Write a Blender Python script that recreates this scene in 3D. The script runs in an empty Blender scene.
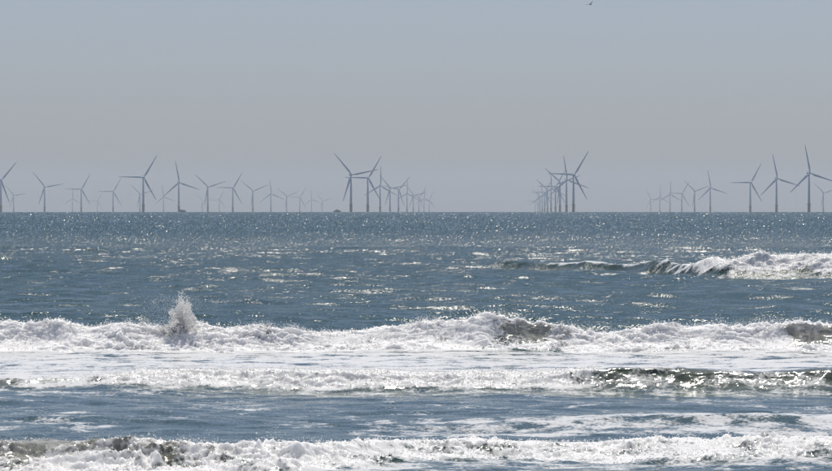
import bpy, bmesh, math, random
import numpy as np
R = math.radians
scene = bpy.context.scene
rng = np.random.default_rng(7)
random.seed(7)

# ------------------------------------------------------------------ camera
CAM_H = 3.5                 # eye height above the water, metres
F = 3700.0                  # focal length in pixels of the 832 px wide photograph
LEVEL = 208.1               # picture row of the true level line
EARTH = 6.371e6
cam_d = bpy.data.cameras.new('camera')
cam = bpy.data.objects.new('camera', cam_d)
scene.collection.objects.link(cam)
cam.location = (0, 0, CAM_H)
cam.rotation_euler = (R(90) - math.atan((235.5 - LEVEL) / F), 0, 0)
cam_d.sensor_width = 36
cam_d.lens = F / 832 * 36
cam_d.clip_start = 1.0
cam_d.clip_end = 60000
scene.camera = cam

# ------------------------------------------------------------------ sky and sun
SUN_EL, SUN_AZ = R(62), R(6)          # ahead of the camera, a little to the right
w = bpy.data.worlds.new('World'); scene.world = w; w.use_nodes = True
wn = w.node_tree.nodes; wl = w.node_tree.links
bg = wn['Background']; bg.inputs['Strength'].default_value = 0.070
sky = wn.new('ShaderNodeTexSky'); sky.sky_type = 'NISHITA'; sky.sun_disc = False
sky.sun_elevation = SUN_EL; sky.sun_rotation = SUN_AZ
sky.altitude = 0; sky.air_density = 1.0; sky.dust_density = 1.0; sky.ozone_density = 3.0
tint = wn.new('ShaderNodeMix'); tint.data_type = 'RGBA'; tint.blend_type = 'MULTIPLY'; tint.inputs['Factor'].default_value = 1
tint.inputs['B'].default_value = (0.90, 0.955, 1.165, 1)      # milky summer air
hs = wn.new('ShaderNodeHueSaturation'); hs.inputs['Saturation'].default_value = 0.74; wl.new(sky.outputs['Color'], hs.inputs['Color'])
wl.new(hs.outputs['Color'], tint.inputs['A']); wl.new(tint.outputs['Result'], bg.inputs['Color'])
sd = bpy.data.lights.new('sun', 'SUN'); sd.energy = 4.0; sd.angle = R(0.53); sd.color = (1.0, 0.95, 0.87)
sun = bpy.data.objects.new('sun', sd); scene.collection.objects.link(sun)
sun.rotation_euler = (-(R(90) - SUN_EL), 0, -SUN_AZ)
sun.location = (0, 0, 100)

vs = scene.view_settings
vs.view_transform = 'Standard'; vs.look = 'None'; vs.exposure = 0.0; vs.gamma = 1.0; vs.use_curve_mapping = False
cy = scene.cycles
cy.use_denoising = True; cy.denoiser = 'OPENIMAGEDENOISE'; cy.denoising_input_passes = 'RGB_ALBEDO_NORMAL'; cy.denoising_prefilter = 'ACCURATE'
cy.max_bounces = 12; cy.diffuse_bounces = 9; cy.glossy_bounces = 2; cy.transmission_bounces = 4
cy.volume_bounces = 1; cy.caustics_reflective = False; cy.caustics_refractive = False
cy.sample_clamp_direct = 0; cy.sample_clamp_indirect = 4
cy.use_adaptive_sampling = False

# ------------------------------------------------------------------ helpers
def link(o):
    scene.collection.objects.link(o); return o

def tag(o, label=None, cat=None, group=None, kind=None):
    if label: o['label'] = label
    if cat: o['category'] = cat
    if group: o['group'] = group
    if kind: o['kind'] = kind
    return o

def sstep(a, b, x):
    t = np.clip((x - a) / (b - a), 0, 1)
    return t * t * (3 - 2 * t)

_perm = np.random.default_rng(3).permutation(256).astype(np.int32)
_perm = np.concatenate([_perm, _perm])
_ang = np.random.default_rng(4).random(256) * 2 * np.pi
_gx, _gy = np.cos(_ang).astype(np.float32), np.sin(_ang).astype(np.float32)
def perlin(x, y):
    xi = np.floor(x).astype(np.int32); yi = np.floor(y).astype(np.int32)
    xf = (x - xi).astype(np.float32); yf = (y - yi).astype(np.float32)
    u = xf * xf * xf * (xf * (xf * 6 - 15) + 10); v = yf * yf * yf * (yf * (yf * 6 - 15) + 10)
    def g(ix, iy, fx, fy):
        h = _perm[_perm[ix & 255] + (iy & 255)]
        return _gx[h] * fx + _gy[h] * fy
    n00 = g(xi, yi, xf, yf); n10 = g(xi + 1, yi, xf - 1, yf)
    n01 = g(xi, yi + 1, xf, yf - 1); n11 = g(xi + 1, yi + 1, xf - 1, yf - 1)
    a = n00 + u * (n10 - n00); b = n01 + u * (n11 - n01)
    return (a + v * (b - a)) * 1.5
def fbm(x, y, octv=4, gain=0.5):
    s = 0; a = 1; t = 0
    for i in range(octv):
        s = s + a * perlin(x * 2 ** i + 17.3 * i, y * 2 ** i + 9.1 * i); t += a; a *= gain
    return s / t
def billow(x, y, octv=4, gain=0.55):
    s = 0; a = 1; t = 0
    for i in range(octv):
        s = s + a * np.abs(perlin(x * 2 ** i + 31.7 * i, y * 2 ** i + 5.3 * i)); t += a; a *= gain
    return s / t                      # rounded lumps with creases between, about 0 to 0.6

def new_mat(name):
    m = bpy.data.materials.new(name); m.use_nodes = True
    m.node_tree.nodes.clear()
    out = m.node_tree.nodes.new('ShaderNodeOutputMaterial')
    return m, m.node_tree.nodes, m.node_tree.links, out

# ------------------------------------------------------------------ materials
def make_sea_mat():
    m, n, l, out = new_mat('sea_water')
    def math_(op, a, b=None, clamp=False):
        x = n.new('ShaderNodeMath'); x.operation = op; x.use_clamp = clamp
        for i, v in enumerate((a, b)):
            if v is None: continue
            if isinstance(v, (int, float)): x.inputs[i].default_value = v
            else: l.new(v, x.inputs[i])
        return x.outputs[0]
    def vmath(op, a, b=None, scale=None):
        x = n.new('ShaderNodeVectorMath'); x.operation = op
        for i, v in enumerate((a, b)):
            if v is None: continue
            if isinstance(v, tuple): x.inputs[i].default_value = v
            else: l.new(v, x.inputs[i])
        if scale is not None:
            if isinstance(scale, (int, float)): x.inputs['Scale'].default_value = scale
            else: l.new(scale, x.inputs['Scale'])
        return x.outputs[0]
    def attr(name):
        x = n.new('ShaderNodeAttribute'); x.attribute_name = name; return x.outputs['Fac']
    geo = n.new('ShaderNodeNewGeometry')
    pos = geo.outputs['Position']
    def noise(scale, detail=3, rough=0.55, vec=None):
        x = n.new('ShaderNodeTexNoise'); x.inputs['Scale'].default_value = scale
        x.inputs['Detail'].default_value = detail; x.inputs['Roughness'].default_value = rough
        l.new(vec if vec is not None else pos, x.inputs['Vector']); return x
    # fine wavelets as tilted facets
    stretched = vmath('MULTIPLY', pos, (0.55, 1.0, 1.0))
    c1 = noise(0.9, 3, 0.7, stretched).outputs['Color']
    c2 = noise(15.0, 3, 0.9).outputs['Color']
    o1 = vmath('SUBTRACT', c1, (0.5, 0.5, 0.5)); o2 = vmath('SUBTRACT', c2, (0.5, 0.5, 0.5))
    chop = attr('chop'); rip = attr('ripple')
    o1 = vmath('MULTIPLY', vmath('SCALE', o1, None, chop), (6.2, 6.2, 0))
    o2 = vmath('MULTIPLY', vmath('SCALE', o2, None, rip), (2.8, 2.8, 0))
    bias = n.new('ShaderNodeCombineXYZ'); l.new(math_('ADD', math_('MULTIPLY', chop, -1.15), attr('slope_y')), bias.inputs['Y']); l.new(attr('slope_x'), bias.inputs['X'])
    nn = vmath('NORMALIZE', vmath('ADD', vmath('ADD', geo.outputs['Normal'], bias.outputs[0]), vmath('ADD', o1, o2)))
    # water body colour: grey green sea, sandy olive in breakers, light through thin crests painted in
    mix = n.new('ShaderNodeMix'); mix.data_type = 'RGBA'
    l.new(attr('olive'), mix.inputs['Factor'])
    mix.inputs['A'].default_value = (0.008, 0.050, 0.044, 1); mix.inputs['B'].default_value = (0.205, 0.20, 0.15, 1)
    wat = n.new('ShaderNodeBsdfPrincipled')
    l.new(mix.outputs['Result'], wat.inputs['Base Color'])
    wat.inputs['Roughness'].default_value = 0.16; wat.inputs['IOR'].default_value = 1.333
    l.new(nn, wat.inputs['Normal'])
    # foam
    fo = attr('foam')
    lace = noise(1.6, 6, 0.62).outputs['Fac']
    fine = noise(16.0, 4, 0.6).outputs['Fac']
    f = math_('ADD', fo, math_('MULTIPLY', math_('SUBTRACT', lace, 0.5), 2.1))
    f = math_('ADD', f, math_('MULTIPLY', math_('SUBTRACT', fine, 0.5), 1.1))
    fac = math_('MULTIPLY', math_('SUBTRACT', f, 0.38), 3.2, True)
    fac = math_('MULTIPLY', fac, math_('MULTIPLY', fo, 6.0, True))
    fac = math_('MULTIPLY', fac, math_('ADD', math_('MULTIPLY', attr('thick'), 0.42), 0.62, True))
    fac = math_('MAXIMUM', fac, attr('veil'))
    bub = noise(38.0, 3, 0.6).outputs['Fac']
    bump = n.new('ShaderNodeBump'); bump.inputs['Strength'].default_value = 0.4; bump.inputs['Distance'].default_value = 0.04
    l.new(bub, bump.inputs['Height'])
    fm = n.new('ShaderNodeBsdfPrincipled')
    fm.inputs['Base Color'].default_value = (0.90, 0.885, 0.85, 1); fm.inputs['Roughness'].default_value = 0.7
    fm.inputs['Specular IOR Level'].default_value = 0.25
    fm.inputs['Subsurface Weight'].default_value = 1.0; fm.inputs['Subsurface Radius'].default_value = (1, 1, 1); fm.inputs['Subsurface Scale'].default_value = 0.13
    l.new(bump.outputs[0], fm.inputs['Normal'])
    ms = n.new('ShaderNodeMixShader'); l.new(fac, ms.inputs[0]); l.new(wat.outputs[0], ms.inputs[1]); l.new(fm.outputs[0], ms.inputs[2])
    l.new(ms.outputs[0], out.inputs['Surface'])
    return m

def make_spray_mat():
    m, n, l, out = new_mat('spray_foam')
    d = n.new('ShaderNodeBsdfDiffuse'); d.inputs['Color'].default_value = (0.99, 0.985, 0.97, 1)
    t = n.new('ShaderNodeBsdfTranslucent'); t.inputs['Color'].default_value = (0.99, 0.985, 0.97, 1)
    ms = n.new('ShaderNodeMixShader'); ms.inputs[0].default_value = 0.5
    l.new(d.outputs[0], ms.inputs[1]); l.new(t.outputs[0], ms.inputs[2]); l.new(ms.outputs[0], out.inputs['Surface'])
    return m

def paint(name, col, rough=0.5, var=0.08, scale=0.3):
    m, n, l, out = new_mat(name)
    p = n.new('ShaderNodeBsdfPrincipled'); p.inputs['Roughness'].default_value = rough
    tc = n.new('ShaderNodeTexCoord'); nz = n.new('ShaderNodeTexNoise'); nz.inputs['Scale'].default_value = scale
    nz.inputs['Detail'].default_value = 4; l.new(tc.outputs['Object'], nz.inputs['Vector'])
    mx = n.new('ShaderNodeMix'); mx.data_type = 'RGBA'; l.new(nz.outputs['Fac'], mx.inputs['Factor'])
    mx.inputs['A'].default_value = tuple(c * (1 - var) for c in col) + (1,)
    mx.inputs['B'].default_value = tuple(min(1, c * (1 + var)) for c in col) + (1,)
    l.new(mx.outputs['Result'], p.inputs['Base Color']); l.new(p.outputs[0], out.inputs['Surface'])
    return m

SEA = make_sea_mat(); SPRAY = make_spray_mat()
TURB = paint('turbine_haze_blued_grey', (0.50, 0.61, 0.74), 0.45)  # pale grey with the blue of the haze light put into its colour
YELL = paint('foundation_yellow_paint', (0.34, 0.28, 0.14), 0.6, 0.2, 0.4)
HULL = paint('hull_dark_paint', (0.05, 0.06, 0.08), 0.5)
CABIN = paint('cabin_paint', (0.30, 0.29, 0.27), 0.5)
GLASS = paint('dark_window_glass', (0.02, 0.025, 0.03), 0.1)
FEATHER = paint('gull_feathers', (0.16, 0.16, 0.17), 0.8, 0.3, 6.0)

# ------------------------------------------------------------------ the sea
# Rows run along the shore at distance D, columns fan out.  y = D + meander, so rows follow the crest lines.
def px2x(px, D): return (np.asarray(px, float) - 416) / F * D
seg = [(38, 47, .10), (47, 53.2, .034), (53.2, 57, .07), (57, 62, .075), (62, 68.5, .10), (68.5, 73, .034), (73, 76, .06),
       (76, 88.8, .09), (88.6, 91.4, .02), (91.4, 93.5, .05), (93.5, 115, .16), (115, 122, .11), (122, 180, .3),
       (180, 187.6, .055), (187.6, 250, .28), (250, 330, .55)]
rows = []
for a, b, s in seg:
    k = max(2, int(round((b - a) / s))); rows.append(a + (b - a) * np.arange(k) / k)
rows = np.concatenate(rows + [np.array([330.0])]).astype(np.float64)
STEP = np.gradient(rows)
half = R(7.6); ca = list(np.linspace(-half, half, 600))
a = half; s = ca[1] - ca[0]
while a < R(38):
    s *= 1.12; a += s; ca.append(a); ca.insert(0, -a)
ca = np.array(ca)
NR, NC = len(rows), len(ca)
D = rows[:, None] * np.ones((1, NC)); X = np.tan(ca)[None, :] * D
stp = STEP[:, None] * np.ones((1, NC)); cst = np.gradient(ca)[None, :] * D
print('sea grid', NR, NC, NR * NC)

# meander of the crest lines, fading out far away
mw = np.exp(-((rows - 91) / 60) ** 2)[:, None]
M = 1.0 * perlin(X / 9.0 + 3.1, D / 25.0) + 0.35 * perlin(X / 2.6 + 8.1, D / 8.0)
M = M * sstep(400, 120, D) * 0.8
Y = D + M
Z = np.zeros_like(D); DY = np.zeros_like(D); DX = np.zeros_like(D)
veil = np.zeros_like(D); foam = np.zeros_like(D); thick = np.zeros_like(D); olive = np.zeros_like(D)

# wind waves
wr = np.random.default_rng(11)
lam = np.exp(np.linspace(math.log(0.28), math.log(13.0), 54))
missing = np.zeros(NR * 1)[:, None] * np.ones((1, NC))
calm = 0.56 + 0.44 * sstep(90, 110, D) - 0.2 * sstep(60, 72, D) * sstep(88, 84, D)
calm = calm * (1 + 0.35 * fbm(X / 14 + 5, D / 60 + 2, 3))
for L in lam:
    k = 2 * math.pi / L; ang = wr.normal(0, 0.72); ph = wr.random() * 6.283
    ka = 0.034 if L < 2.2 else 0.018
    mesh = np.maximum(stp, cst * 0.8)
    wgt = sstep(2.6, 5.0, L / mesh)
    if wgt.max() > 0:
        idx = np.nonzero(wgt.max(axis=1) > 0)[0]; r1 = idx.max() + 1
        p = k * (math.sin(ang) * X[:r1] + math.cos(ang) * Y[:r1]) + ph + 1.8 * perlin(X[:r1] / (L * 2.0) + ph * 9, Y[:r1] / (L * 4.3) + L)
        A = ka / k * wgt[:r1] * calm[:r1]
        Z[:r1] += A * np.sin(p); DY[:r1] += 0.9 * A * math.cos(ang) * np.cos(p); DX[:r1] += 0.9 * A * math.sin(ang) * np.cos(p)
    missing += 0.5 * ka * ka * (1 - wgt ** 2)
chop = np.sqrt(missing) * calm
ripple = 0.65 * calm - .12 * sstep(96, 86, D)

def knots(pxs, vals, Dc):
    return np.interp(X, px2x(pxs, Dc), vals)
def prof(s, Lf, Lb, pf=2.0, pb=1.5):
    return np.where(s < 0, np.exp(-(np.abs(s) / Lf) ** pf), np.exp(-(np.abs(s) / Lb) ** pb))
v_arc = lambda: Y + Z

# ---- outer breaker: broken at one end, its crest bending away seaward at the other
PX = 416 + F * X / D
pk = lambda p, v: np.interp(PX, p, v)
s = D - pk([380, 470, 540, 600, 640, 690, 730, 900], [222, 218, 212, 206, 200, 192, 187.5, 186]) + .9 * perlin(X / 5 + 3, D * 0 + 1) + .35 * perlin(X / 1.3, D / 3)
A = pk([400, 440, 500, 560, 620, 660, 690, 720, 780, 840, 1000, 1200], [0, .16, .30, .46, .48, .55, .74, .88, .92, .90, .7, 0])
fx = pk([640, 668, 696, 716, 840, 1000, 1200], [0, .45, .9, 1, 1, .8, 0]) + .4 * perlin(X / 2.2, D / 3) * pk([620, 660, 700, 730], [0, 1, 1, 0])
P = prof(s, 1.6 + 1.0 * np.clip(fx, 0, 1), 5.0, 2.0); Z += A * P; DY -= 0.7 * A * P ** 3
Z -= 0.12 * A * np.exp(-((s + 5.0) / 2.2) ** 2)
front = A * np.exp(-((s + 1.6) / 1.5) ** 2)
Z += .06 * front * fbm(X / .6, D / .9, 3)
th = np.clip(fx, 0, 1) * sstep(-3.3, -2.1, s + .6 * perlin(X / 1.5, D / 2)) * sstep(2.0, 0.3, s); foam = np.maximum(foam, 0.92 * th); thick = np.maximum(thick, th)
foam = np.maximum(foam, 0.36 * np.clip(fx, 0, 1) * sstep(-8, -4, s) * sstep(0, -2.5, s))
foam = np.maximum(foam, pk([530, 560, 600, 635, 660], [0, .85, .75, .6, .0]) * sstep(-1.1, -.4, s + .4 * perlin(X / .9, D)) * sstep(1.2, 0.2, s))
ripple += 0.9 * front; olive = np.maximum(olive, .25 * np.clip(front * 2, 0, 1))

# ---- low swells steepening
for Dc, ks, vs_ in ((119, [340, 420, 470, 520, 600], [0, .14, .18, .15, 0]), (150, [560, 620, 700, 800], [0, .12, .12, .05]),
                    (165, [20, 120, 220, 330], [.05, .1, .1, 0]), (128, [640, 700, 760, 832], [0, .12, .10, .1])):
    s = D - Dc; A = knots(ks, vs_, Dc); P = prof(s, 1.5, 3.0); Z += A * P; DY -= 0.5 * A * P ** 3
    ripple += 0.5 * A * np.exp(-((s + .8) / 1.2) ** 2)

# ---- main breaker
DB = 91.0; s = D - DB
kp = [-300, -100, 0, 60, 100, 150, 200, 230, 260, 300, 340, 400, 440, 480, 520, 550, 580, 620, 660, 700, 750, 785, 805, 832, 900, 1000, 1200]
kc = [328, 326, 321, 321, 323, 327, 324, 326, 324, 332, 333, 328, 321, 318, 318, 324, 330, 332, 326, 324, 327, 328, 325, 324, 326, 330, 330]
A2 = knots(kp, [(351 - c) / F * DB for c in kc], DB) * (.93 + .16 * perlin(X / 1.1 + 20, D * 0 + 4))
curl = knots([480, 508, 526, 538, 572, 778, 799, 812, 840, 880], [0, .6, .95, .8, 0, 0, .75, 1, .9, 0], DB)
curl = np.clip(curl + 1.1 * curl * (1.0 - curl) * 2 * fbm(X / .5, D / .8, 3), 0, 1)      # clean curling sections
P = prof(s, 0.95, 1.5, 1.7)
Z += A2 * P
DY -= (0.30 + 0.35 * curl) * A2 * P ** 3
Z -= 0.05 * np.exp(-((s + 1.1) / .5) ** 2)
V_ = D + Z
face = curl * sstep(-1.25, -0.8, s) * sstep(.06, -.22, s + .10 * perlin(X / .3, D / .5))
streak = .5 + .9 * fbm(X / .10 + .8 * perlin(X / .5, V_ / .5), V_ / .9, 3)
roll = sstep(-2.0, -1.35, s + .3 * perlin(X / .8, D * 0 + 6.5)) * sstep(0.9, 0.1, s)
foam = np.maximum(foam, roll * (.94 + .14 * perlin(X / .5, V_ / .5)) * (1 - face))
veil = np.maximum(veil, face * np.clip(.5 * streak + .0 + .35 * sstep(-.35, 0, s), 0, .8))
face0 = face
thick = np.maximum(thick, roll * (1 - .93 * face))
olive = np.maximum(olive, sstep(-1.2, -.5, s) * sstep(1.2, .3, s))
ripple *= 1 - 0.6 * curl * np.exp(-((s) / 1.2) ** 2)

# ---- the foam sheet it leaves, thin in places
sheet = sstep(75.5, 77.0, D) * sstep(90.4, 89.6, D)
foam = np.maximum(foam, sheet * (0.71 + 0.58 * fbm(X / 3.2 + 2, D / .8, 3) + .12 * perlin(X / 1.2, D / .3)))
foam = np.maximum(foam, .9 * sstep(87.2, 88.2, D) * sstep(90.8, 90.2, D) * (1 - .6 * curl))
olive = np.maximum(olive, .12 * sstep(90, 84, D))
# ---- inner bore
DC = 71.4; s = D - DC + .28 * perlin(X / 1.4 + 5, D * 0 + 2) + .12 * perlin(X / .4, D / .6)
A3 = knots([-200, 0, 80, 140, 300, 450, 560, 620, 680, 760, 832, 1000], [.2, .20, .18, .27, .30, .28, .30, .42, .40, .34, .38, .3], DC)
P = prof(s, 0.8 - .04 * knots([560, 640], [0, 1], DC), 3.5, 1.9); Z += A3 * P; Z += .055 * np.exp(-((s + .5) / .6) ** 2) * fbm(X / .35, (D + Z) / .3, 3); DY -= 0.55 * A3 * P ** 3
fx3 = knots([-100, 0, 60, 190, 300, 480, 560, 620, 680, 832, 1000], [.70, .62, .66, .92, .95, .93, .88, .60, .36, .40, .45], DC) + .14 * fbm(X / 1.3, D / 1.2, 3)
n3 = perlin(X / 1.1, D / 1.5)
foam = np.maximum(foam, fx3 * sstep(-1.25, -.85, s + .3 * n3) * sstep(5.5, 3.5, s))
foam = np.maximum(foam, sstep(.1, .7, s) * sstep(6, 4, s) * .9)
thick = np.maximum(thick, sstep(.55, .85, fx3) * sstep(-1.15, -.7, s + .3 * n3) * sstep(2.2, .8, s) * .62)
foam = np.maximum(foam, knots([-100, 0, 90, 140], [.42, .42, .36, 0], DC) * sstep(-5, -3, s) * sstep(1, 0, s))
foam = np.maximum(foam, .40 * sstep(-4.5, -1.5, s) * sstep(.5, -.5, s))
olive = np.maximum(olive, .52 * sstep(-1.6, -.6, s) * sstep(.8, .2, s))
chop += .03 * np.exp(-((s + .7) / .7) ** 2); ripple += .15 * np.exp(-((s + .6) / .8) ** 2)
foam = np.maximum(foam, (.19 + .34 * fbm(X / 2.2 + 31, D / 1.6, 3)) * sstep(56, 58, D) * sstep(70.5, 69, D))
# ---- lacy patches before the nearest breaker
s = D - 59.0; A4 = knots([250, 400, 600, 832], [0, .05, .08, .12], 59); P = prof(s, .7, 1.6); Z += A4 * P; DY -= .5 * A4 * P ** 3
foam = np.maximum(foam, knots([330, 380, 500, 700, 832, 1000], [0, .44, .52, .56, .64, .6], 59) * sstep(56, 57, D) * sstep(61.5, 59.6, D + .8 * perlin(X / 2, D)))
foam = np.maximum(foam, knots([-100, 0, 70, 120], [.4, .42, .34, 0], 60) * sstep(58.5, 59.5, D) * sstep(63, 61.5, D))
# ---- nearest breaker
DE = 50.0; s = D - DE
A5 = knots([-300, 0, 60, 120, 200, 300, 360, 420, 600, 832, 1000], [.30, .32, .36, .35, .31, .27, .20, .14, .12, .14, .15], DE)
sh = knots([-100, 300, 420, 832], [0, 0, 2.9, 3.3], DE)     # its line bends away
s = s - sh
P = prof(s, .55, 1.6, 2.0); Z += A5 * P; DY -= .45 * A5 * P ** 3
clear = knots([-200, -40, 0, 60, 110, 150, 185], [.3, .6, .75, .6, .6, .35, 0], DE)
th = sstep(-2.2, -1.5, s) * sstep(1.3, .5, s + .4 * perlin(X / .7, D)) * (1 - .8 * clear * sstep(-.62, -.3, s) )
foam = np.maximum(foam, th * (.76 + .2 * fbm(X / .5, V_ / .5, 3))); veil = np.maximum(veil, .35 * clear * sstep(-.62, -.3, s) * sstep(1.2, .4, s) * (.6 + fbm(X / .12, V_ / .6, 3))); thick = np.maximum(thick, th * knots([300, 420, 832], [.8, .6, .55], DE))
olive = np.maximum(olive, sstep(-1.2, -.4, s) * sstep(1.0, .2, s) * knots([200, 420], [1, .4], DE))
foam = np.maximum(foam, knots([300, 430], [.8, .5], DE) * sstep(-5, -3, s) * sstep(-.9, -1.5, s))
foam = np.maximum(foam, .30 * sstep(47.5, 49, D) * knots([250, 420], [0, 1], DE) * sstep(-1, -2, s))

foam = foam + .22 * fbm(X / .9 + 70, D / 1.4, 3) * (1 - thick) * sstep(0.02, .3, foam)
# ---- lumps of foam, pushed out of the surface
V = Y + Z
nrm_y, nrm_z = -0.45, 0.9
wx = X + .30 * fbm(X / .8 + 3, V / .8, 2); wv = V + .30 * fbm(X / .8 + 30, V / .8 + 8, 2)
def ridged(x, y):
    r_ = 0; a_ = 1
    for i in range(3):
        r_ = r_ + a_ * (1 - np.abs(perlin(x * 2 ** i + 3.7 * i, y * 2 ** i + i))) ** 4; a_ *= .55
    return r_ / 2.0
mixm = sstep(-.25, .35, perlin(X / 1.1 + 60, V / .9))
amp = np.clip(.62 + 1.15 * (perlin(X / 1.5 + 11, V / 1.6) + .12), .15, 1.5) * np.where(D < 56, 1.2, 1) * np.where((D > 60) & (D < 80), .7, 1)
near_ = .40 * billow(wx / .46, wv / .46, 5, .66) * (1 - .55 * mixm) + .20 * ridged(wx / .42, wv / .42) * mixm + .10 * fbm(X / 1.7 + 40, V / 1.5, 2)
far_ = .62 * billow(wx / 1.0 + 9, wv / 1.0, 5, .64) + .22 * fbm(X / 2.6, V / 2.4, 2)
lump = (np.where(D > 140, far_, near_) - .05) * amp * thick
Z += lump * nrm_z; DY += lump * nrm_y
low = foam * (1 - thick) * (.035 * billow(X / .5 + 3, V / .5, 3))
Z += low * sstep(200, 150, D)

Y2 = Y + DY; X2 = X + DX
Z -= (X2 ** 2 + Y2 ** 2) / (2 * EARTH)
co = np.stack([X2, Y2, Z], -1).reshape(-1, 3).astype(np.float32)
ii = np.arange(NR * NC).reshape(NR, NC)
q = np.stack([ii[:-1, :-1], ii[:-1, 1:], ii[1:, 1:], ii[1:, :-1]], -1).reshape(-1, 4).astype(np.int32)
# the open sea beyond: rows widen with distance, each vertex carries the slope of the wavelets there
fr = []; d = 328.0
while d < 23000: fr.append(d); d += max(1.2, min(d * d / 15900 * .42, .05 * d))
fr = np.array(fr + [23000.0]); fa = list(np.linspace(-half, half, 1400)); a_ = half; s_ = fa[1] - fa[0]
while a_ < R(38): s_ *= 1.12; a_ += s_; fa.append(a_); fa.insert(0, -a_)
fa = np.array(fa); FR, FC = len(fr), len(fa); print('far grid', FR, FC)
FD = fr[:, None] * np.ones((1, FC)); FX = np.tan(fa)[None, :] * FD
fg = np.random.default_rng(5)
jit = fg.normal(0, 1, (2, FR, FC))
gust = 1 + .30 * fbm(FX / 40 + 4, FD / 160, 3) + .22 * perlin(FX / 9, FD / 30)
FZ = .10 * fbm(FX / 3.5 + 7, FD / 9, 2) * sstep(328, 420, FD) + .16 * perlin(FX / 30, FD / 14) * sstep(328, 420, FD)
blend = sstep(98, 430, FD) ** .7; far_mix = sstep(328, 650, FD)
fsx = (.105 + .03 * far_mix) * jit[0] * gust * blend; fsy = (-.08 - .145 * far_mix + (.105 + .045 * far_mix) * jit[1] * gust) * blend
fco = np.stack([FX, FD, FZ - (FX ** 2 + FD ** 2) / (2 * EARTH)], -1).reshape(-1, 3)
jj = np.arange(FR * FC).reshape(FR, FC) + len(co)
fq = np.stack([jj[:-1, :-1], jj[:-1, 1:], jj[1:, 1:], jj[1:, :-1]], -1).reshape(-1, 4).astype(np.int32)
G = co.reshape(NR, NC, 3)
co = np.concatenate([co, fco.astype(np.float32)]); q = np.concatenate([q, fq])
zf_ = np.zeros(FR * FC)
# the same wavelets, weaker, on the nearer water
nr_ = [98.0]
while nr_[-1] < 332: nr_.append(nr_[-1] + max(.35, nr_[-1] ** 2 / 15900 * .42))
nr_ = np.array(nr_); nj = fg.normal(0, 1, (2, len(nr_), NC)); pos_ = np.interp(rows, nr_, np.arange(len(nr_))); i0 = np.clip(pos_.astype(int), 0, len(nr_) - 2); fr_ = (pos_ - i0)[:, None]
nj = nj[:, i0] * (1 - fr_) + nj[:, i0 + 1] * fr_
ng_ = (1 + .5 * fbm(X / 12 + 4, D / 30, 3)) * sstep(98, 430, D) ** .7 * (1 - np.clip(foam * 2, 0, 1))
nsx = .105 * nj[0] * ng_; nsy = (-.085 + .105 * nj[1]) * ng_
slx = np.concatenate([nsx.ravel(), fsx.ravel()]); sly = np.concatenate([nsy.ravel(), fsy.ravel()])
chop = np.concatenate([chop.ravel(), (.15 * (1 - far_mix)).ravel()]); ripA = np.concatenate([ripple.ravel(), (.65 - .3 * far_mix).ravel()])
me = bpy.data.meshes.new('sea')
me.vertices.add(len(co)); me.vertices.foreach_set('co', co.ravel())
me.loops.add(q.size); me.loops.foreach_set('vertex_index', q.ravel())
me.polygons.add(len(q)); me.polygons.foreach_set('loop_start', np.arange(0, q.size, 4, dtype=np.int32))
me.polygons.foreach_set('use_smooth', np.ones(len(q), bool))
me.update(calc_edges=True)
pad = lambda a: np.concatenate([a.ravel(), zf_])
for nm, arr in (('foam', pad(foam)), ('chop', chop), ('ripple', ripA), ('olive', pad(olive)), ('thick', pad(thick)), ('veil', pad(veil)), ('slope_x', slx), ('slope_y', sly)):
    at = me.attributes.new(nm, 'FLOAT', 'POINT'); at.data.foreach_set('value', np.clip(arr, -3, 3).astype(np.float32).ravel())
me.materials.append(SEA)
sea = link(bpy.data.objects.new('sea', me)); tag(sea, 'grey blue sea with breaking waves and white foam', 'sea', kind='structure')

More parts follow.
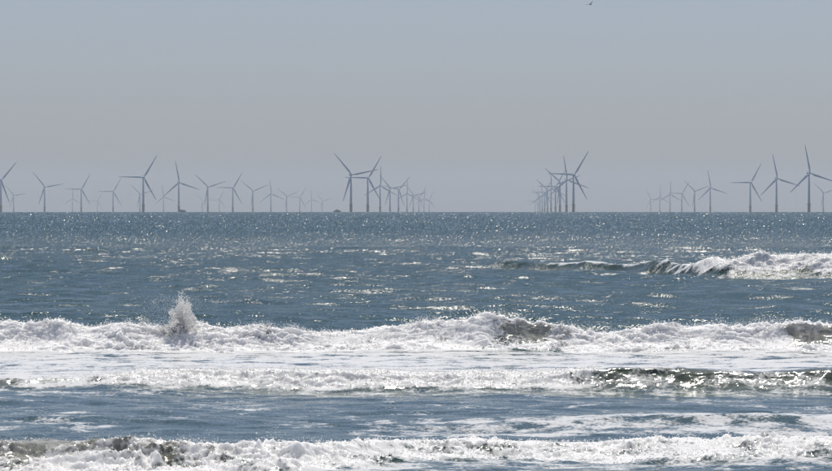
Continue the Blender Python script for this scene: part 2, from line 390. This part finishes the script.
# ------------------------------------------------------------------ loose foam and spray (uncountable)
def droplets(name, pts, size, label, cat, subdiv=1):
    pts = np.asarray(pts, np.float32); size = np.asarray(size, np.float32)
    me = bpy.data.meshes.new(name); me.vertices.add(len(pts)); me.vertices.foreach_set('co', pts.ravel())
    at = me.attributes.new('size', 'FLOAT', 'POINT'); at.data.foreach_set('value', size)
    me.materials.append(SPRAY)
    o = link(bpy.data.objects.new(name, me)); tag(o, label, cat, kind='stuff')
    ng = bpy.data.node_groups.new(name + '_nodes', 'GeometryNodeTree')
    ng.interface.new_socket('Geometry', in_out='INPUT', socket_type='NodeSocketGeometry')
    ng.interface.new_socket('Geometry', in_out='OUTPUT', socket_type='NodeSocketGeometry')
    n, l = ng.nodes, ng.links
    gi = n.new('NodeGroupInput'); go = n.new('NodeGroupOutput')
    ico = n.new('GeometryNodeMeshIcoSphere'); ico.inputs['Radius'].default_value = 1.0; ico.inputs['Subdivisions'].default_value = subdiv + 1
    sp = n.new('GeometryNodeSetPosition'); nz = n.new('ShaderNodeTexNoise'); nz.inputs['Scale'].default_value = 1.3
    nz.inputs['Detail'].default_value = 2
    vm = n.new('ShaderNodeVectorMath'); vm.operation = 'SUBTRACT'; vm.inputs[1].default_value = (.5, .5, .5)
    l.new(nz.outputs['Color'], vm.inputs[0])
    vs_ = n.new('ShaderNodeVectorMath'); vs_.operation = 'SCALE'; vs_.inputs['Scale'].default_value = 1.8; l.new(vm.outputs[0], vs_.inputs[0])
    l.new(ico.outputs['Mesh'], sp.inputs['Geometry']); l.new(vs_.outputs[0], sp.inputs['Offset'])
    sm = n.new('GeometryNodeSetMaterial'); sm.inputs['Material'].default_value = SPRAY; l.new(sp.outputs[0], sm.inputs[0])
    ss = n.new('GeometryNodeSetShadeSmooth'); l.new(sm.outputs[0], ss.inputs[0])
    mp = n.new('GeometryNodeMeshToPoints'); l.new(gi.outputs[0], mp.inputs[0])
    rv = n.new('FunctionNodeRandomValue'); rv.data_type = 'FLOAT_VECTOR'; rv.inputs['Max'].default_value = (6.28, 6.28, 6.28)
    na = n.new('GeometryNodeInputNamedAttribute'); na.data_type = 'FLOAT'; na.inputs['Name'].default_value = 'size'
    ip = n.new('GeometryNodeInstanceOnPoints')
    l.new(mp.outputs[0], ip.inputs['Points']); l.new(ss.outputs[0], ip.inputs['Instance'])
    l.new(rv.outputs[0], ip.inputs['Rotation']); l.new(na.outputs[0], ip.inputs['Scale'])
    l.new(ip.outputs[0], go.inputs[0])
    md = o.modifiers.new('scatter', 'NODES'); md.node_group = ng
    return o

cols_in = np.abs(ca) < R(8.6)
def from_surface(Dlo, Dhi, count, weight, jit, smin, smax, expo=2.0):
    r = np.nonzero((rows > Dlo) & (rows < Dhi))[0]; c = np.nonzero(cols_in)[0]
    W = (weight[np.ix_(r, c)] * STEP[r][:, None]).ravel(); W = np.maximum(W, 0); W = W / W.sum()
    pick = rng.choice(len(W), count, p=W)
    rr = r[pick // len(c)]; cc = c[pick % len(c)]
    p = G[rr, cc].astype(np.float64)
    sz = smin * (smax / smin) ** (rng.random(count) ** expo)
    p += rng.normal(0, 1, (count, 3)) * np.array([.04, .04, .012]) * jit
    return p, sz

# froth clinging to the rollers
p2, z2 = from_surface(88.6, 92.2, 11000, thick ** 3 * (.4 + (perlin(X / .9, V / .9) > -.1)) * (1 - face), 1.0, .004, .022)
p2[:, 2] += rng.exponential(.022, len(p2)); p2[:, 1] -= rng.exponential(.02, len(p2))
# crest fringe thrown up
r = np.nonzero((rows > 89.6) & (rows < 92))[0]
zz = G[r][:, :, 2]; top = r[np.argmax(zz, axis=0)]
cc = rng.choice(np.nonzero(cols_in)[0], 16000)
gust = np.clip(.35 + 1.0 * perlin(X[0][cc] * 2.6, X[0][cc] * 0 + 3.3) + .6 * perlin(X[0][cc] * 8, X[0][cc] * 0 + 7), .05, 2)
keep = rng.random(len(cc)) < gust * (1 - .7 * curl[top[cc], cc]); cc = cc[keep]; gust = gust[keep]
pf = G[top[cc], cc].astype(np.float64) + rng.normal(0, .06, (len(cc), 3)) * [1, 1.5, .3]
pf[:, 2] += rng.exponential(.06, len(cc)) * gust
zf = .0028 * (3.6 ** (rng.random(len(cc)) ** 2.5))
droplets('sea_foam', np.concatenate([p2, pf]), np.concatenate([z2, zf]),
         'white froth tumbling along the long main breaker', 'foam')

p3, z3 = from_surface(70.3, 74.5, 9000, thick ** 2, 1.0, .004, .018)
p3[:, 2] += rng.exponential(.018, len(p3))
droplets('sea_foam', p3, z3, 'broken white froth on the low inner bore between breakers', 'foam')
p5, z5 = from_surface(48, 56, 9000, thick ** 2, .8, .003, .015)
p5[:, 2] += rng.exponential(.016, len(p5))
r = np.nonzero((rows > 49) & (rows < 52))[0]; top = r[np.argmax(G[r][:, :, 2], axis=0)]
cc = rng.choice(np.nonzero(cols_in)[0], 9000); gust = np.clip(.3 + 1.1 * perlin(X[0][cc] * 3.6, X[0][cc] * 0 + 13.3), .03, 2)
cc = cc[rng.random(len(cc)) < gust]
pg = G[top[cc], cc].astype(np.float64) + rng.normal(0, .05, (len(cc), 3)) * [1, 1.5, .3]; pg[:, 2] += rng.exponential(.028, len(cc))
droplets('sea_foam', np.concatenate([p5, pg]), np.concatenate([z5, .0016 * 4 ** (rng.random(len(cc)) ** 2.5)]),
         'white froth and olive curl of the breaker nearest the shore', 'foam')
p1, z1 = from_surface(183, 189, 6000, thick ** 2, 1.3, .008, .03)
p1[:, 2] += rng.exponential(.05, len(p1))
droplets('sea_foam', p1, z1, 'white froth spilling down the tall outer breaker', 'foam')

# the plume bursting up from the main breaker
sx, sy = float(px2x(181, 91)), 90.9
k0 = int(np.argmin(np.abs(X[np.argmin(np.abs(rows - 91)), :] - sx))); sy += float(M[np.argmin(np.abs(rows - 91)), k0]) - .15
jr = np.random.default_rng(21); pts = []; zs = []
for k in range(150):                            # ragged strands thrown upward, each its own arc
    jx = jr.normal(-.04, .24) ; hmax = (1.30 * math.exp(-(abs(jx - .05) / .24) ** 2.4) * jr.uniform(.4, 1.0) * (.80 + .20 * math.sin(jx * 41 + .6)) + .16)
    lean = jx * .55 + jr.normal(.02, .07); N = int(jr.uniform(40, 150)); t0 = jr.random() ** 1.2 * .75; t1 = min(1, t0 + jr.uniform(.12, .4))
    t = t0 + (t1 - t0) * rng.random(N)
    x_ = sx + jx * .8 + lean * t * .7 + .05 * np.sin(t * 6 + k) + rng.normal(0, .022 + .02 * t.mean(), N)
    z_ = .36 + hmax * t + rng.normal(0, .022, N)
    pts.append(np.stack([x_, sy + jr.normal(0, .24) + rng.normal(0, .04, N), z_], -1)); zs.append(.0046 * (5 ** (rng.random(N) ** 2.0)) * (1.25 - .6 * t))
for k in range(60):                             # heavier water heaving up round its foot
    jx = jr.normal(.05, .34); hh_ = .26 * math.exp(-(jx / .42) ** 2) + .06; N = int(jr.uniform(40, 120)); t = rng.random(N)
    pts.append(np.stack([sx + jx + rng.normal(0, .05, N), sy + jr.normal(-.05, .1) + rng.normal(0, .04, N), .40 + hh_ * t * jr.uniform(.5, 1.2) + rng.normal(0, .03, N)], -1))
    zs.append(.004 * (5 ** (rng.random(N) ** 1.6)))
N2 = 1500
pts.append(np.stack([sx - .2 + rng.normal(0, .34, N2), sy + rng.normal(0, .2, N2), .5 + rng.random(N2) ** 1.3 * .85], -1)); zs.append(.0026 * 2.2 ** rng.random(N2))
pts = np.concatenate(pts); zs = np.concatenate(zs)
droplets('wave_spray', pts, zs,
         'tall white plume of spray bursting up from the main breaker', 'spray')

# ------------------------------------------------------------------ wind turbines
HUB, BL = 73.0, 55.0
def mesh_obj(name, bm, mat, parent=None, smooth=True):
    m = bpy.data.meshes.new(name); bm.to_mesh(m); bm.free(); m.materials.append(mat)
    if smooth: m.polygons.foreach_set('use_smooth', np.ones(len(m.polygons), bool))
    o = link(bpy.data.objects.new(name, m)); o.parent = parent; return o
def lathe(bm, prof_, seg=20, axis='Z'):
    rings = []
    for (r_, h) in prof_:
        ring = []
        for i in range(seg):
            a = 2 * math.pi * i / seg
            v = (r_ * math.cos(a), r_ * math.sin(a), h) if axis == 'Z' else (r_ * math.cos(a), h, r_ * math.sin(a))
            ring.append(bm.verts.new(v))
        rings.append(ring)
    for A_, B_ in zip(rings, rings[1:]):
        for i in range(seg):
            bm.faces.new((A_[i], A_[(i + 1) % seg], B_[(i + 1) % seg], B_[i]))
    bm.faces.new(rings[0][::-1]); bm.faces.new(rings[-1])
    bmesh.ops.recalc_face_normals(bm, faces=bm.faces)
def box(bm, c, sz):
    r_ = bmesh.ops.create_cube(bm, size=1)
    for v in r_['verts']: v.co = (v.co.x * sz[0] + c[0], v.co.y * sz[1] + c[1], v.co.z * sz[2] + c[2])
    return r_['verts']

def make_turbine():
    root = link(bpy.data.objects.new('wind_turbine', None))
    bm = bmesh.new(); lathe(bm, [(2.7, -12), (2.7, 13.0), (2.75, 13.2), (2.75, 14.0)])
    fnd = mesh_obj('foundation', bm, YELL, root)
    bm = bmesh.new(); lathe(bm, [(4.6, 14.0), (4.6, 14.5)], 24)
    for i in range(12):
        a = i * math.pi / 6; box(bm, (4.45 * math.cos(a), 4.45 * math.sin(a), 15.1), (.12, .12, 1.2))
    lathe(bm, [(4.5, 15.65), (4.55, 15.72), (4.5, 15.79)], 24)
    mesh_obj('work_platform', bm, YELL, fnd, False)
    bm = bmesh.new(); box(bm, (0, -3.1, 3.0), (.9, .5, 22)); mesh_obj('boat_ladder', bm, YELL, fnd, False)
    bm = bmesh.new(); lathe(bm, [(2.35, 14.5), (2.2, 30), (1.95, 48), (1.6, HUB - 2.2)], 24); mesh_obj('tower', bm, TURB, root)
    bm = bmesh.new(); vv = box(bm, (0, 2.2, HUB + .2), (4.0, 11.5, 4.2)); bmesh.ops.bevel(bm, geom=bm.edges[:], offset=.7, segments=2, affect='EDGES')
    nac = mesh_obj('nacelle', bm, TURB, root)
    bm = bmesh.new(); box(bm, (0, 6.4, HUB + 2.9), (2.6, .4, 1.3)); mesh_obj('cooler', bm, TURB, nac, False)
    bm = bmesh.new(); lathe(bm, [(1.9, -3.6), (2.0, -4.6), (1.9, -5.8), (1.4, -6.9), (.5, -7.5)], 18, 'Y')
    hub = link(bpy.data.objects.new('rotor_hub', None)); hm = mesh_obj('rotor_hub', bm, TURB, root); bpy.data.objects.remove(hub)
    hm.name = 'rotor_hub'; hm.location = (0, 0, HUB)
    # one blade along +Z from the rotor axis, thick aerofoil sections
    bm = bmesh.new(); rings = []
    for f, ch, tk, tw in ((.02, 2.3, 2.3, 0), (.07, 2.4, 2.2, 8), (.18, 4.3, 1.25, 14), (.30, 3.9, .9, 11), (.50, 3.0, .6, 7), (.70, 2.2, .42, 4), (.88, 1.6, .28, 2), (.97, 1.1, .18, 1), (1.0, .3, .08, 0)):
        ring = []
        for i in range(12):
            a = 2 * math.pi * i / 12; cx_ = ch * .5 * math.cos(a) + ch * .14 * (f > .1); ty = tk * .5 * math.sin(a) * (1 - .35 * math.cos(a) * (f > .1))
            t_ = R(tw); ring.append(bm.verts.new((cx_ * math.cos(t_) - ty * math.sin(t_), -5.2 + cx_ * math.sin(t_) + ty * math.cos(t_) - 1.6 * f * f, BL * f)))
        rings.append(ring)
    for A_, B_ in zip(rings, rings[1:]):
        for i in range(12): bm.faces.new((A_[i], A_[(i + 1) % 12], B_[(i + 1) % 12], B_[i]))
    bm.faces.new(rings[0][::-1]); bm.faces.new(rings[-1]); bmesh.ops.recalc_face_normals(bm, faces=bm.faces)
    b0 = mesh_obj('blade', bm, TURB, root); b0.location = (0, 0, HUB)
    for i in (1, 2):
        b = link(b0.copy()); b.parent = root; b.location = (0, 0, HUB)
    return root

def copy_tree(o, parent=None):
    c = link(o.copy()); c.parent = parent
    for ch in list(o.children): copy_tree(ch, c)
    return c

def solve_d(hy):                      # distance at which a hub of height HUB shows on picture row hy
    lo, hi = 4000.0, 40000.0
    for _ in range(60):
        m_ = .5 * (lo + hi); y = LEVEL + F * ((CAM_H - HUB) / m_ + m_ / (2 * EARTH))
        if y < hy: lo = m_
        else: hi = m_
    return lo
ORD = ['first', 'second', 'third', 'fourth', 'fifth', 'sixth', 'seventh', 'eighth', 'ninth', 'tenth', 'eleventh']
ROWS = [
 ('turbines of the long row that starts behind a workboat', 'wind turbine, {} from the big end of the long row passing the square workboat', [
  (143.3, 177.3, 31), (178.8, 182.4, -11), (207.8, 186.9, -48), (232.8, 187.8, 31), (252.9, 190.9, -52), (270.9, 193.6, -7),
  (286.6, 196.3, -52), (299.8, 197.2, 31), (311.5, 199.2, -8), (322.5, 200.6, -45)]),
 ('turbines of the widely spaced row', 'wind turbine, {} along the widely spaced row beyond the workboat row', [
  (0.9, 180.0, 40), (44.6, 186.9, -40), (81.2, 189.1, 30), (113.1, 191.4, 30), (140.0, 194.1, -46), (163.5, 196.8, -10), (219.4, 199.5, 25), (202.6, 201.0, -45)]),
 ('faint turbines farthest out', 'faint hazy wind turbine, {} by size of three behind the widely spaced row', [
  (13.7, 195.4, -40), (72.5, 198.8, 0), (97.4, 200.6, 30)]),
 ('turbines of the row beside the low workboat', 'wind turbine, {} from the big end of the row beside the low workboat', [
  (351.0, 174.6, -41), (367.8, 177.9, 31), (380.1, 185.6, 0), (390.0, 188.3, -41), (398.5, 189.4, 42), (407.0, 193.2, 0),
  (413.3, 195.0, -40), (418.9, 196.8, 40), (424.1, 198.2, 0), (429.1, 200.0, 25)]),
 ('turbines of the tightly overlapping row', 'wind turbine, {} from the big end of the tightly overlapping row', [
  (573.5, 174.6, 32), (566.5, 179.7, -10), (560.0, 182.6, -50), (555.5, 186.4, 30), (551.1, 188.7, -5), (547.5, 190.2, -50),
  (544.6, 192.3, 30), (542.3, 194.8, -10), (540.2, 197.0, -50), (538.0, 199.0, 0), (535.3, 201.0, 30)]),
 ('turbines of the row opposite the outer breaker', 'wind turbine, {} from the big end of the row opposite the tall outer breaker', [
  (809.0, 173.0, -12), (776.5, 178.4, -13), (750.3, 182.4, 29), (710.3, 187.8, -12), (694.6, 191.0, -50), (681.8, 193.4, 31),
  (670.0, 194.3, 0), (659.8, 197.0, 0), (650.7, 199.0, -30)]),
 ('lone turbine', 'lone hazy wind turbine half as tall as the big one beside it', [(823.3, 192.9, -48)]),
]
proto = make_turbine(); used = False
for grp, lab, lst in ROWS:
    for i, (px, hy, rot) in enumerate(lst):
        t = proto if not used else copy_tree(proto); used = True
        t.name = 'wind_turbine'
        dd = solve_d(hy); x = (px - 416) / F * dd
        t.location = (x, dd, -(x * x + dd * dd) / (2 * EARTH)); t.rotation_euler = (0, 0, R(17))
        tag(t, lab.format(ORD[i]), 'wind turbine', grp if len(lst) > 1 else None)
        k = 0
        for ch in t.children:
            if ch.name.startswith('blade'):
                ch.rotation_euler = (0, R(rot + 120 * k), 0); k += 1

# ------------------------------------------------------------------ workboats
def workboat(px, dd, square, label):
    root = link(bpy.data.objects.new('workboat', None)); x = (px - 416) / F * dd
    root.location = (x, dd, -(x * x + dd * dd) / (2 * EARTH))
    L_ = 17.5; bm = bmesh.new(); secs = []
    for f, wv, kz, dz in ((-.5, 2.6, -.4, 2.3), (-.3, 3.0, -.9, 2.2), (.1, 3.0, -1.0, 2.4), (.35, 2.2, -.9, 2.9), (.5, .35, .2, 3.4)):
        secs.append([bm.verts.new((f * L_, a * wv, z)) for a, z in ((-1, dz), (-.85, .2), (-.3, kz), (.3, kz), (.85, .2), (1, dz))])
    for A_, B_ in zip(secs, secs[1:]):
        for i in range(6): bm.faces.new((A_[i], A_[(i + 1) % 6], B_[(i + 1) % 6], B_[i]))
    bm.faces.new(secs[0]); bm.faces.new(secs[-1]); bmesh.ops.recalc_face_normals(bm, faces=bm.faces)
    hull = mesh_obj('hull', bm, HULL, root, False)
    bm = bmesh.new(); box(bm, (0, 2.98, 1.9), (L_ * .7, .25, .3)); box(bm, (0, -2.98, 1.9), (L_ * .7, .25, .3)); mesh_obj('rubbing_strip', bm, YELL, hull, False)
    bm = bmesh.new()
    if square:
        box(bm, (-.6, 0, 3.7), (13.0, 4.6, 2.8)); bmesh.ops.bevel(bm, geom=bm.edges[:], offset=.2, segments=1)
        cab = mesh_obj('deckhouse', bm, CABIN, root, False); bm = bmesh.new(); box(bm, (-4.6, 0, 5.9), (3.0, 3.6, 1.6)); mesh_obj('wheelhouse', bm, CABIN, root, False)
        wx, wz = -4.6, 5.9
    else:
        box(bm, (.3, 0, 3.2), (11.5, 4.4, 1.8)); bmesh.ops.bevel(bm, geom=bm.edges[:], offset=.2, segments=1)
        cab = mesh_obj('deckhouse', bm, CABIN, root, False); bm = bmesh.new(); box(bm, (.2, 0, 4.8), (6.5, 3.6, 1.5)); mesh_obj('wheelhouse', bm, CABIN, root, False)
        wx, wz = .2, 4.8
    for i in range(3):
        bm = bmesh.new(); box(bm, (wx - 1.0 + i * 1.0, -1.86, wz), (.7, .12, .8)); mesh_obj('window', bm, GLASS, cab, False)
    bm = bmesh.new(); lathe(bm, [(.12, wz + .8), (.06, wz + 3.6)], 8); box(bm, (0, 0, wz + 2.4), (1.4, .1, .1))
    mo = mesh_obj('mast', bm, HULL, root, False); mo.location.x = wx
    root.scale = (.88, .88, .85); tag(root, label, 'boat', 'workboats among the turbines')
workboat(182.2, 7350, True, 'small dark square workboat lying at the foot of a turbine')
workboat(337.0, 7350, False, 'small dark low workboat on the horizon clear of any turbine')

# ------------------------------------------------------------------ gull
bd = 520.0
bx_, bz_ = (590.3 - 416) / F * bd, CAM_H + (LEVEL - 4.2) / F * bd
root = link(bpy.data.objects.new('gull', None)); root.location = (bx_, bd, bz_); root.rotation_euler = (R(8), R(-28), R(35))
bm = bmesh.new(); lathe(bm, [(.005, -.27), (.03, -.235), (.05, -.19), (.06, -.14), (.095, -.04), (.09, .06), (.05, .17), (.045, .20), (.09, .32), (.005, .33)], 12, 'Y')
for v in bm.verts:
    if v.co.y > .18: v.co.z *= .25
# wings grown out of the same body, cambered and swept
for sg in (1, -1):
    prev = None
    for (u, yc, ch, z, tk) in ((.05, -.01, .17, .035, .035), (.25, -.05, .17, .15, .022), (.45, -.03, .14, .19, .016), (.62, .05, .09, .17, .01), (.72, .12, .02, .15, .004)):
        ring = [bm.verts.new((sg * u, yc - ch * .5, z)), bm.verts.new((sg * u, yc, z + tk)), bm.verts.new((sg * u, yc + ch * .5, z)), bm.verts.new((sg * u, yc, z - tk * .3))]
        if prev:
            for i in range(4): bm.faces.new((prev[i], prev[(i + 1) % 4], ring[(i + 1) % 4], ring[i]))
        else: bm.faces.new(ring)
        prev = ring
    bm.faces.new(prev)
bmesh.ops.recalc_face_normals(bm, faces=bm.faces)
body = mesh_obj('body', bm, FEATHER, root)
bm = bmesh.new(); lathe(bm, [(.003, -.33), (.012, -.27), (.014, -.255)], 8, 'Y'); mesh_obj('beak', bm, YELL, root)
tag(root, 'small dark gull gliding high in the open sky', 'bird')

# ------------------------------------------------------------------ haze over the sea
bm = bmesh.new(); box(bm, (0, 11900, 45), (37000, 24200, 330))
m, n, l, out = new_mat('sea_haze')
pv = n.new('ShaderNodeVolumePrincipled'); pv.inputs['Color'].default_value = (0.87, 0.92, 0.98, 1)
pv.inputs['Density'].default_value = 4.7e-5; pv.inputs['Anisotropy'].default_value = 0.1
l.new(pv.outputs[0], out.inputs['Volume'])
hz = mesh_obj('haze', bm, m, None, False); tag(hz, 'thin pale haze lying over the sea', 'haze', kind='stuff')
